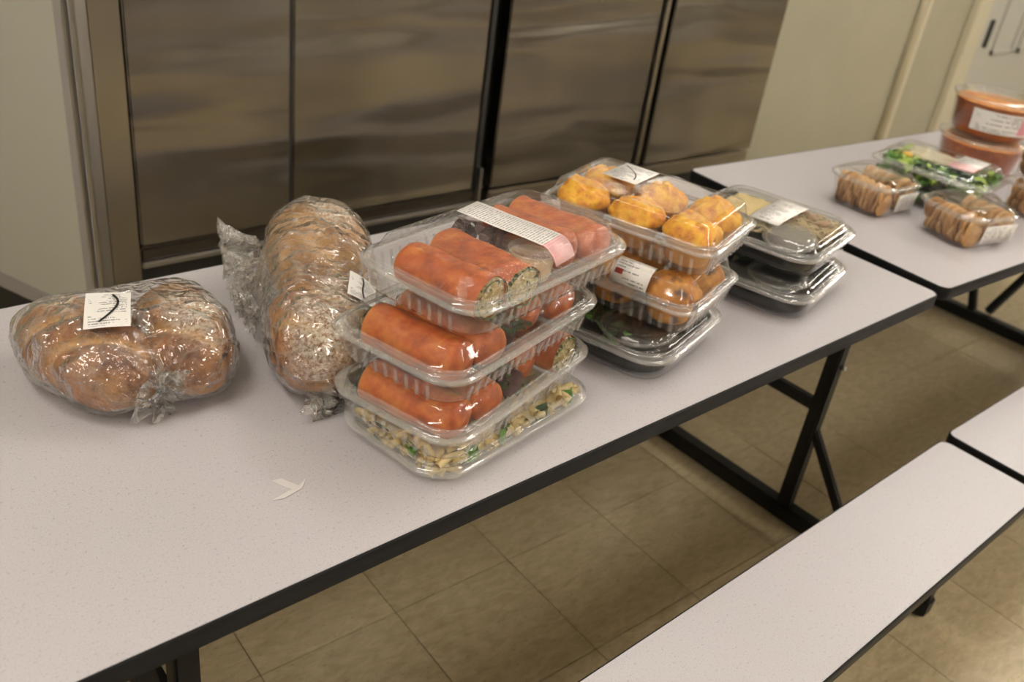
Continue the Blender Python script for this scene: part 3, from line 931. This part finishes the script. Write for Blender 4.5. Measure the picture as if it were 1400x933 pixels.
def greens_bed(trayroot, x, y, z, sx, sy, label, mat, seed, nleaf, h=0.03, mats=None, cat='salad', size=0.03, nm='salad_bed'):
    """heap of single leaves inside a container"""
    c, s = math.cos(trayroot.rotation_euler.z), math.sin(trayroot.rotation_euler.z)
    lx, ly, lz = trayroot.location
    r = empty(nm, (lx + c * x - s * y, ly + s * x + c * y, lz + z), trayroot.rotation_euler.z)
    tag(r, label, cat)
    rr = random.Random(seed)
    mats = mats or [mat]
    base = []
    for k in range(3):
        V = []
        for i in range(5):
            for j in range(4):
                u, v = i / 4 - .5, j / 3 - .5
                wv = (1 - (2 * u) ** 2 * .75)
                V.append(Vector((u * 1.3, v * wv, 0.22 * math.sin(u * 5 + k) + 0.25 * math.cos(v * 7 + k * 2) * .6 + 0.1 * noise.noise(Vector((u * 4, v * 4, k * 3))))))
        base.append((V, grid_faces(5, 4, close=False)))
    meshes = {}
    for mt in set(mats):
        for k in range(3):
            t = mk('leaf', *base[k], mt); meshes[mt, k] = t.data; bpy.data.objects.remove(t)
    for q in range(nleaf):
        mt = rr.choice(mats)
        o = link('leaf', meshes[mt, rr.randrange(3)], r)
        px, py, pz = rr.uniform(-1, 1), rr.uniform(-1, 1), rr.uniform(0, 1)
        if rr.random() < 0.55:                                  # keep most leaves by the walls and the top
            if rr.random() < 0.4: pz = rr.uniform(.75, 1)
            elif rr.random() < 0.5: px = rr.choice((-1, -1, 1)) * rr.uniform(.85, 1)
            else: py = rr.choice((-1, -1, 1)) * rr.uniform(.85, 1)
        o.location = (px * sx, py * sy, pz * h + size * .42)
        sc = size * rr.uniform(.7, 1.25)
        o.scale = (sc, sc, sc)
        tl = .9 if h > .03 else .45
        o.rotation_euler = (rr.uniform(-tl, tl), rr.uniform(-tl, tl), rr.uniform(0, 6.28))
    return r

def pt(root, x, y, z): return (x, y, z)

# ---- the stack of wrap trays on a pasta salad box
RD = math.radians
pasta = tray('pasta_salad_box', 'shallow clear pasta salad box, lowest of the tall tray stack', 'food container', (-1.138, 0.164, TZ), RD(9), 0.172, 0.106, 0.019, 0.016, 'clear trays in the left stack', flute=0.0, taper=0.012, lidtap=0.014, r=0.05, dimple=False)
# penne
V, F = tube_pts([(-0.014, 0, 0), (-.005, 0, .001), (.005, 0, .001), (.014, 0, 0)], 0.0052, 8)
F = F[:-2]
pen = mk('penne', V, F, 'penne'); pen_me = pen.data; bpy.data.objects.remove(pen)
c, s = math.cos(RD(9)), math.sin(RD(9))
ps = empty('pasta_salad', (-1.138, 0.164, TZ + 0.001), RD(9))
tag(ps, 'penne pasta salad with green leaves in the lowest clear box', 'pasta salad')
rr = random.Random(12)
for k in range(170):
    o = link('penne', pen_me, ps)
    edge = rr.random() < 0.6
    x, y = rr.uniform(-.142, .142), rr.uniform(-.078, .078)
    if edge:
        if rr.random() < .65: y = -rr.uniform(.066, .080)
        else: x = -rr.uniform(.130, .146)
    o.location = (x, y, rr.uniform(.007, .026)); o.rotation_euler = (0, rr.uniform(-.5, .5), rr.uniform(0, 6.28))
V, F = loft_rr(.146, .082, .04, [(.004, .002), (0, .006), (0, .014), (.006, .020), (.03, .022)], 6, 6, cap0=True, cap1=True)
mk('dressing', V, F, 'cream', ps)
for k, (x, y) in enumerate(((-.110, -.078), (-.086, -.082), (-.146, .03), (-.02, -.083), (-.098, -.080), (-.147, -.03), (.06, -.082), (.12, -.08))):
    V = []
    for i in range(6):
        for j in range(5):
            u, v = i / 5 - .5, j / 4 - .5
            V.append((u * .034 * (1 - v * v), v * .024, .004 * math.sin(5 * u + k)))
    o = mk('basil_leaf', V, grid_faces(6, 5, close=False), 'leaf_green' if k % 2 else 'leaf_dark', ps)
    o.location = (x, y, 0.016); o.rotation_euler = (1.35 if abs(y) > .05 else 0, 0 if abs(y) > .05 else 1.35, rr.uniform(-.3, .3))

GW = 'clear trays in the left stack'
t3 = tray('wrap_tray', 'clear wrap tray directly on the pasta salad box', 'food container', (-1.138, 0.178, TZ + 0.0345), RD(15), 0.180, 0.110, 0.040, 0.030, GW, lidtap=0.018)
t2 = tray('wrap_tray', 'clear wrap tray in the middle of the tall stack', 'food container', (-1.122, 0.200, TZ + 0.104), RD(14), 0.184, 0.112, 0.042, 0.034, GW, lidtap=0.018)
t1 = tray('wrap_tray', 'clear wrap tray on top of the tall stack, long white sticker on its lid', 'food container', (-1.072, 0.215, TZ + 0.180), RD(11), 0.186, 0.113, 0.043, 0.034, GW, lidmat='dewy_plastic', lidtap=0.018)
for (tt, nm) in ((t1, 'top'), (t2, 'middle'), (t3, 'lower')):
    zz = 0.0355
    tp_ = nm == 'top'
    wrap(0, tt, -0.118, -0.004, zz, RD(2), not tp_, f'red tortilla wrap at the left end of the {nm} wrap tray')
    wrap(1, tt, -0.050, -0.004, zz, RD(-4), not tp_, f'red tortilla wrap second from the left in the {nm} wrap tray')
    wrap(2, tt, 0.060 if not tp_ else 0.084, 0.008, zz, RD(4), True, f'red tortilla wrap third from the left in the {nm} wrap tray')
    wrap(1, tt, 0.126 if not tp_ else 0.146, 0.0, zz, RD(3), nm != 'lower', f'red tortilla wrap at the right end of the {nm} wrap tray')
dip_cup(t1, 0.012, -0.046, 0.016, 'small clear cup of tan dip in the top wrap tray')
greens_bed(t1, 0.010, 0.045, 0.004, 0.026, 0.034, 'dark purple lettuce leaves in the top wrap tray', 'purple_leaf', 4, 14, 0.035, cat='lettuce', nm='lettuce')
greens_bed(t2, 0.004, 0.0, 0.004, 0.018, 0.070, 'dark lettuce leaves in the middle wrap tray', None, 14, 22, 0.03, ['purple_leaf', 'leaf_dark', 'wrap_greens'], cat='lettuce', nm='lettuce')
greens_bed(t3, 0.004, 0.0, 0.004, 0.018, 0.070, 'dark lettuce leaves in the lower wrap tray', None, 15, 22, 0.03, ['purple_leaf', 'leaf_dark', 'wrap_greens'], cat='lettuce', nm='lettuce')
# sticker over the top lid, folded down at the front
zt = 0.043 + 0.034 + 0.0012
path = [(0.012 + .008 * (i / 10), 0.078 - 0.150 * i / 10, zt + .0004 * math.sin(i)) for i in range(11)] + [(0.0205, -.079, zt - .003), (0.021, -.088, zt - .010), (0.021, -.096, zt - .022)]
lb = ribbon('label', path, (1, 0.12, 0), 0.054, 'label_long', t1)

# ---- deli boxes with black bowls
def deli(name, label, loc, rz, group, a=0.142, b=0.150, hb=0.036, hl=0.030):
    root = tray(name, label, 'food container', loc, rz, a, b, hb, hl, group, flute=0.0, taper=0.012, lidtap=0.014, r=0.055)
    V, F = loft_rr(a - .020, b - .020, .05, [(.03, .003), (.012, .003), (.003, .008), (-.001, hb - .005), (-.006, hb - .001), (.001, hb - .003), (.006, .012), (.014, .007), (.04, .006)], 4, 4, cap0=True, cap1=True)
    mk('black_bowl', V, F, 'black_plastic', root)
    return root
def oval_cup(root, x, y, z, sx, sy, h, name='domed_cup', mat='clear_plastic', cm='black_plastic'):
    V, F = lathe([(1.0, 0), (1.02, .1 * h), (.98, .35 * h), (.88, .75 * h), (.78, .95 * h), (.70, h), (.55, h * .96), (.3, h * .95), (.02, h * .95)], 40, sx, sy, cap0=False)
    o = mk(name, V, F, mat, root, loc=(x, y, z))
    V, F = lathe([(1.05, 0), (1.08, .004), (1.0, .006)], 40, sx, sy, cap0=False, cap1=False)
    mk('cup_rim', V, F, 'rim_plastic', o)
    V, F = lathe([(.60, -.022), (.92, -.001), (.90, .25 * h), (.6, .35 * h), (.05, .38 * h)], 32, sx, sy)
    mk('cup_content', V, F, cm, o)
    return o
GD = 'clear boxes with black bowls'
d0 = deli('deli_box', 'clear deli box with black bowl under the blueberry muffins', (-0.758, 0.234, TZ), RD(15), GD, hb=0.043, hl=0.0225)
oval_cup(d0, -.045, -.060, .045, .070, .058, .018)
oval_cup(d0, .058, .030, .045, .050, .070, .018)
greens_bed(d0, -.06, .03, .012, .055, .08, 'green leaves in the deli box under the muffins', None, 6, 30, .02, ['leaf_dark', 'leaf_green'], cat='salad')
d1 = deli('deli_box', 'lower clear deli box of the pair near the table joint', (-0.340, 0.240, TZ), RD(14), GD, hb=0.045, hl=0.0225)
oval_cup(d1, -.045, -.060, .047, .070, .058, .018)
greens_bed(d1, .05, .03, .012, .055, .08, 'green salad leaves in the lower deli box by the table joint', None, 8, 34, .02, ['leaf_dark', 'leaf_green', 'leaf_pale'], cat='salad')
d2 = deli('deli_box', 'upper deli box with noodles, black cup and white sticker near table joint', (-0.302, 0.266, TZ + 0.068), RD(12), GD, hb=0.041, hl=0.022)
oval_cup(d2, -.052, -.070, .041, .064, .050, .018, mat='rim_plastic', cm='cup_grey')  # hazy dome and grey content stand in for the ceiling's reflection
# noodles: many thin bent strands in one heap
rr = random.Random(5)
VV = []; FF = []
for k in range(520):
    cx, cy = rr.uniform(-.105, .105), rr.uniform(-.115, .115)
    if cx < .020 and cy < .0: cx = rr.uniform(.02, .108)
    if cy > .03: cy = rr.uniform(-.11, .02); cx = rr.uniform(.02, .108)
    a0 = rr.uniform(0, 6.28); P = []
    x, y, z = cx, cy, rr.uniform(.030, .050)
    for i in range(6):
        P.append((max(-.11, min(.112, x)), max(-.118, min(.118, y)), z))
        a0 += rr.uniform(-.7, .7); x += math.cos(a0) * .009; y += math.sin(a0) * .009; z = max(.028, min(.052, z + rr.uniform(-.005, .005)))
    v, f = tube_pts(P, 0.0019, 5)
    n0 = len(VV); VV += v; FF += [tuple(i + n0 for i in q) for q in f]
c, s = math.cos(RD(12)), math.sin(RD(12))
o = mk('noodle_salad', VV, FF, 'noodle', None, loc=d2.location, rz=RD(12))
tag(o, 'heap of pale brown noodles in the upper deli box', 'noodles', kind='stuff')
V = []
nx_, ny_ = 26, 22
for i in range(nx_):
    for j in range(ny_):
        u, v = i / (nx_ - 1), j / (ny_ - 1)
        ed = min(u, 1 - u, v, 1 - v)
        V.append((-.06 + .165 * u, .015 + .105 * v, .034 + .022 * min(1, ed * 6) + noise.noise(Vector((u * 9, v * 9, 2))) * .004))
o = mk('grated_cheese', V, grid_faces(nx_, ny_, close=False), 'cheese', None, loc=d2.location, rz=RD(12))
tag(o, 'patch of grated yellow cheese in the upper deli box', 'cheese')
for k, (x, y) in enumerate(((.045, -.03), (.075, -.06), (.09, -.035), (.06, -.09))):
    V, F = lathe([(.004, 0), (.010, .002), (.013, .006), (.010, .010), (.003, .011)], 12, 1.3, .8)
    o = mk('meat_piece', V, F, 'brown_meat', None, loc=(d2.location.x + c * x - s * y, d2.location.y + s * x + c * y, d2.location.z + .048), rz=k * .9)
    tag(o, 'browned meat piece on the noodles in the upper deli box', 'meat', 'meat pieces on the noodles')
z = .041 + .022 + .0012
lb = ribbon('label', [(-.052, -.008, z - .004), (-.035, -.009, z), (.03, -.011, z + .0005), (.08, -.013, z), (.094, -.014, z - .001)], (.02, 1, 0), .062, 'label_text', d2)

# ---- muffin clamshells
def muffin_mesh(kind, seed):
    off = Vector((seed * 4.1, seed * 2.2, 0))
    n = 44
    V = []
    prof = [(.0335, 0.0), (.0345, .003), (.0405, .042), (.0425, .046)]
    for (r, z) in prof:
        for j in range(n):
            t = 2 * PI * j / n
            V.append(Vector((math.cos(t) * r * (1 + .022 * math.cos(t * 22) * (1 if z < .044 else 0)), math.sin(t) * r * (1 + .022 * math.cos(t * 22) * (1 if z < .044 else 0)), z)))
    F = grid_faces(4, n); F.append(tuple(reversed(range(n))))
    base = (V, F)
    V = []
    n = 64
    prof = [(.0405, .0425), (.0450, .0438), (.0475, .046), (.0488, .049), (.0488, .053), (.0475, .058), (.0455, .062), (.043, .066), (.040, .0695), (.036, .073), (.031, .0765), (.026, .079), (.020, .0815), (.014, .083), (.008, .0845), (.003, .085)]
    for (r, z) in prof:
        for j in range(n):
            t = 2 * PI * j / n
            p = Vector((math.cos(t) * r, math.sin(t) * r, z))
            q_ = p.copy()
            p *= 1 + noise.noise(q_ * 28 + off) * .07 + noise.noise(q_ * 70 + off) * .05 + abs(noise.noise(q_ * 130 + off)) * .06 - .02
            if r < .04: p.z += noise.noise(q_ * 50 + off * 2) * .006
            p.z = max(p.z, .040)
            V.append(p)
    F = grid_faces(len(prof), n); F.append(tuple(range((len(prof) - 1) * n, len(prof) * n)))
    top = (V, F)
    a = mk('tmp', *base, 'muffin_side' if kind == 'gold' else 'muffin_berry'); b = mk('tmp', *top, 'muffin_gold' if kind == 'gold' else 'muffin_berry')
    r = (a.data, b.data)
    bpy.data.objects.remove(a); bpy.data.objects.remove(b)
    return r
MM = {k: [muffin_mesh(k, i + (0 if k == 'gold' else 9)) for i in range(3)] for k in ('gold', 'berry')}
def muffin_box(label, kind, loc, rz, zoff):
    root = tray('muffin_box', label, 'food container', loc, rz, 0.116, 0.163, 0.047, 0.0385, 'muffin boxes', flute=0.0025, taper=0.016, lidtap=0.014, r=0.035, dimple=True)
    c, s = math.cos(rz), math.sin(rz)
    rr = random.Random(3 if kind == 'gold' else 5)
    rows = ('front', 'middle', 'back')
    for i, y in enumerate((-.100, 0.0, .100)):
        for j, x in enumerate((-.049, .049)):
            m_ = empty('muffin', (loc[0] + c * x - s * y, loc[1] + s * x + c * y, loc[2] + .0045), rr.uniform(0, 6.28))
            what = 'golden yellow muffin' if kind == 'gold' else 'blueberry muffin'
            bx = 'top muffin box' if kind == 'gold' else 'second muffin box'
            tag(m_, f'{what} in the {rows[i]} row, {"left" if j == 0 else "right"} side, of the {bx}', 'muffin', 'muffins in clear boxes')
            me = rr.choice(MM[kind])
            link('muffin_cup', me[0], m_).scale.z = .9; link('crown', me[1], m_).scale = (.98, .98, .9)
    return root
mb1 = muffin_box('clear muffin box of blueberry muffins with sticker on its left side', 'berry', (-0.728, 0.252, TZ + 0.0665), RD(16), 0)
mb2 = muffin_box('clear muffin box of golden muffins on top of the stack', 'gold', (-0.692, 0.268, TZ + 0.1535), RD(17), 0)
z = .047 + .0385 + .001
lb = ribbon('label', [(-.012, .060, z), (.02, .059, z), (.05, .057, z), (.078, .056, z)], (0.05, 1, 0), .066, 'label_text', mb2)
stroke('pen_mark', [(.005 + .005 * i, .040 + .0035 * i - .010 * math.sin(i * .26), z) for i in range(13)], .0022, lb)
# sticker wrapped over the left edge of the blueberry lid
lb = ribbon('label', [(-.070, -.042, .0865), (-.080, -.042, .0865), (-.092, -.042, .0815), (-.0985, -.042, .070), (-.1045, -.042, .055)], (0, 1, 0), .066, 'label_bold', mb1)

# ================================================================== FAR END OF THE TABLE
def cookie_mesh(mat, seed):
    prof = [(.012, .0003), (.0255, .0003), (.0285, .003), (.0285, .005), (.025, .0082), (.012, .009)]
    V, F = lathe(prof, 18)
    V = [(v[0], v[1], v[2] * .78) for v in V]
    V = [Vector(v) * (1 + noise.noise(Vector(v) * 60 + Vector((seed, 0, 0))) * .06) for v in V]
    o = mk('cookie', V, F, mat); me = o.data; bpy.data.objects.remove(o); return me
CK = [cookie_mesh(('cookie', 'cookie_pale', 'cookie_brown')[i], i) for i in range(3)]; CKD = [cookie_mesh('cookie_dark', i + 5) for i in range(2)]
def cookie_tub(label, clabel, loc, rz, a, b, h, dark, lab, seed):
    root = empty('cookie_tub', loc, rz)
    tag(root, label, 'food container', 'tubs of round cookies')
    V, F = loft_rr(a, b, .045, [(.034, .003), (.020, .0005), (.014, .004), (.010, h * .5), (.004, h - .004), (.003, h)], 6, 6, cap0=True)
    mk('tub', V, F, 'clear_plastic', root)
    V, F = loft_rr(a, b, .050, [(-.004, h - .006), (-.005, h + .001), (-.001, h + .002), (.004, h + .004), (.007, h + .010), (.016, h + .016), (.030, h + .017), (.034, h + .014), (.05, h + .014)], 4, 4, cap1=True)
    ld = mk('lid', V, F, 'clear_plastic', root)
    V, F = loft_rr(a, b, .050, [(-.004, h - .006), (-.0055, h + .001), (-.001, h + .0025), (.004, h + .0045)], 1, 1)
    mk('lid_rim', V, F, 'rim_plastic', ld)
    if lab:
        x0, x1 = lab
        P = []
        # sticker follows the front wall
        pts = [(x0 + (x1 - x0) * i / 6, -b + .0065, 0) for i in range(7)]
        ribbon('label', [(p[0], p[1], h * .46) for p in pts], (0, -.10, 1), h * .62, 'label_text', root)
    rr = random.Random(seed)
    c, s = math.cos(rz), math.sin(rz)
    # long rolls of cookies on edge: two rolls in each of two layers
    n = int((2 * b - .040) / .0097)
    for ix, (rx, rzz) in enumerate(((-a + .044, .031), (a - .044, .031), (-a + .038, h - .022), (a - .038, h - .022))):
        for i in range(n):
            y = -b + .022 + i * .0097 + rr.uniform(-.001, .001)
            x = rx + rr.uniform(-.003, .003)
            o = link('cookie', rr.choice(CKD if dark else CK), None)
            o.location = (loc[0] + c * x - s * y, loc[1] + s * x + c * y, loc[2] + rzz + rr.uniform(-.002, .002))
            o.rotation_euler = (PI / 2 + rr.uniform(-.15, .32), 0, rz + rr.uniform(-.2, .2))
            side_ = 'left' if rx < 0 else 'right'
            lay_ = 'bottom' if ix < 2 else 'upper'
            lab_ = f'{clabel}, {lay_} {side_} roll'
            tag(o, lab_, 'cookie', lab_)
    return root
cookie_tub('clear tub of cookies standing farther from the table edge', 'tan round cookie in the farther single tub', (0.348, 0.378, TZ), RD(-4), .092, .088, .078, False, (-.01, .075), 1)
cookie_tub('clear tub of cookies nearest the front table edge', 'tan round cookie in the tub nearest the table edge', (0.395, 0.150, TZ), RD(-14), .096, .086, .078, False, (-.03, .085), 2)
cookie_tub('lower of two stacked cookie tubs at the right picture edge', 'round cookie in the lower stacked tub', (0.800, 0.120, TZ), RD(-14), .096, .080, .082, False, (-.085, .08), 3)
cookie_tub('upper of two stacked cookie tubs, dark cookies, at right edge', 'dark round cookie in the upper stacked tub', (0.806, 0.124, TZ + .0995), RD(-12), .096, .080, .082, True, None, 4)

# salads
def salad_box(label, loc, rz, slabel, mats, seed, h=.050, hl=.030, n=150):
    root = tray('salad_box', label, 'food container', loc, rz, .115, .158, h, hl, 'clear salad boxes', flute=0, taper=.02, lidtap=.02, r=.05)
    greens_bed(root, 0, 0, .008, .076, .118, slabel, None, seed, n, h + hl - .050, mats, nm='green_salad', size=.038)
    return root
s0 = salad_box('lower clear salad box mostly hidden behind the cookie tubs', (0.588, 0.325, TZ), RD(6), 'dark greens in the lower salad box', ['leaf_dark', 'leaf_dark', 'leaf_green'], 21, .034, .012, 120)
s1 = salad_box('upper clear salad box full of bright greens with pink sticker', (0.580, 0.325, TZ + .0475), RD(6), 'bright green salad leaves in the upper salad box', ['leaf_green', 'leaf_green', 'leaf_lime', 'leaf_lime', 'leaf_dark'], 22, .044, .031, 260)
c, s = math.cos(RD(6)), math.sin(RD(6))
def on_s1(x, y, z): return (s1.location.x + c * x - s * y, s1.location.y + s * x + c * y, s1.location.z + z)
V, F = loft_rr(.045, .095, .02, [(.006, 0), (0, .004), (0, .010), (.008, .014)], 10, 10, cap0=True, cap1=True)
V = [Vector(v) + Vector((0, 0, noise.noise(Vector(v) * 50) * .004)) for v in V]
o = mk('shredded_cheese', V, F, 'cream', None, loc=on_s1(.030, .01, .050), rz=RD(6)); tag(o, 'strip of shredded pale cheese on the bright green salad', 'cheese')
V, F = lathe([(.004, 0), (.013, .002), (.016, .008), (.012, .014), (.003, .016)], 14)
o = mk('crouton', V, F, 'yellow_bit', None, loc=on_s1(-.030, .085, .050)); tag(o, 'yellow crouton at the left of the bright green salad', 'crouton')
z = .044 + .031 + .001
ribbon('label', [(.064, -.068, z), (.0, -.068, z), (-.058, -.068, z), (-.078, -.068, z - .002)], (0, 1, 0), .068, 'label_pink', s1)

# soup tubs
def soup_tub(label, slabel, loc, rz, lab):
    root = empty('soup_tub', loc, rz)
    tag(root, label, 'food container', 'tubs of orange soup')
    R0, R1, h = .108, .124, .107
    V, F = lathe([(R0 - .02, .003), (R0 - .006, .0005), (R0, .005), (R1, h - .003), (R1 + .002, h)], 56, cap1=False)
    mk('tub', V, F, 'clear_plastic', root)
    V, F = lathe([(R1 + .006, h - .006), (R1 + .007, h + .002), (R1 + .002, h + .004), (R1 - .003, h + .001), (R1 - .008, h + .007), (R1 - .020, h + .009), (.01, h + .009)], 56, cap0=False)
    ld = mk('lid', V, F, 'clear_plastic', root)
    V, F = lathe([(R1 + .006, h - .006), (R1 + .0075, h + .002), (R1 + .002, h + .0045), (R1 - .003, h + .0015)], 56, cap0=False, cap1=False)
    mk('lid_rim', V, F, 'rim_plastic', ld)
    if lab:
        P = []
        for i in range(15):
            t = RD(lab[0]) - rz + (RD(lab[1]) - RD(lab[0])) * i / 14
            P.append((math.cos(t) * (R1 - .004), math.sin(t) * (R1 - .004), h * .50))
        o = None
        V = []; UV = []
        for i, p in enumerate(P):
            for j in range(2):
                zz = h * (.20 + .58 * j); k = (R0 + (R1 - R0) * zz / h + .0015) / math.hypot(p[0], p[1])
                V.append((p[0] * k, p[1] * k, zz)); UV.append((i / 14, 1 - j))
        mk('label', V, grid_faces(15, 2, close=False), 'label_dense', root, uvs=UV)
    V, F = lathe([(R0 - .008, .004), (R0 - .004, .008), (R1 - .006, h - .014)], 56, cap1=False)
    sp_ = mk('soup', V, F, 'soup', None, loc=(loc[0], loc[1], loc[2] + .0005))
    tag(sp_, slabel, 'soup', 'orange soup in the tubs')
    V, F = lathe([(R1 - .0055, h - .0145), (R1 - .02, h - .012), (.05, h - .011), (.004, h - .011)], 40, cap0=False)
    V = [Vector(v) + Vector((0, 0, noise.noise(Vector(v) * 40) * .003)) for v in V]
    mk('soup_surface', V, F, 'soup_top', sp_)
soup_tub('lower round tub of orange soup behind the salad boxes', 'red orange soup in the lower tub', (1.010, 0.400, TZ), 0.0, None)
soup_tub('upper round tub of orange soup with a pink and white sticker', 'red orange soup in the upper tub', (1.028, 0.405, TZ + .1165), 0.0, (172, 262))
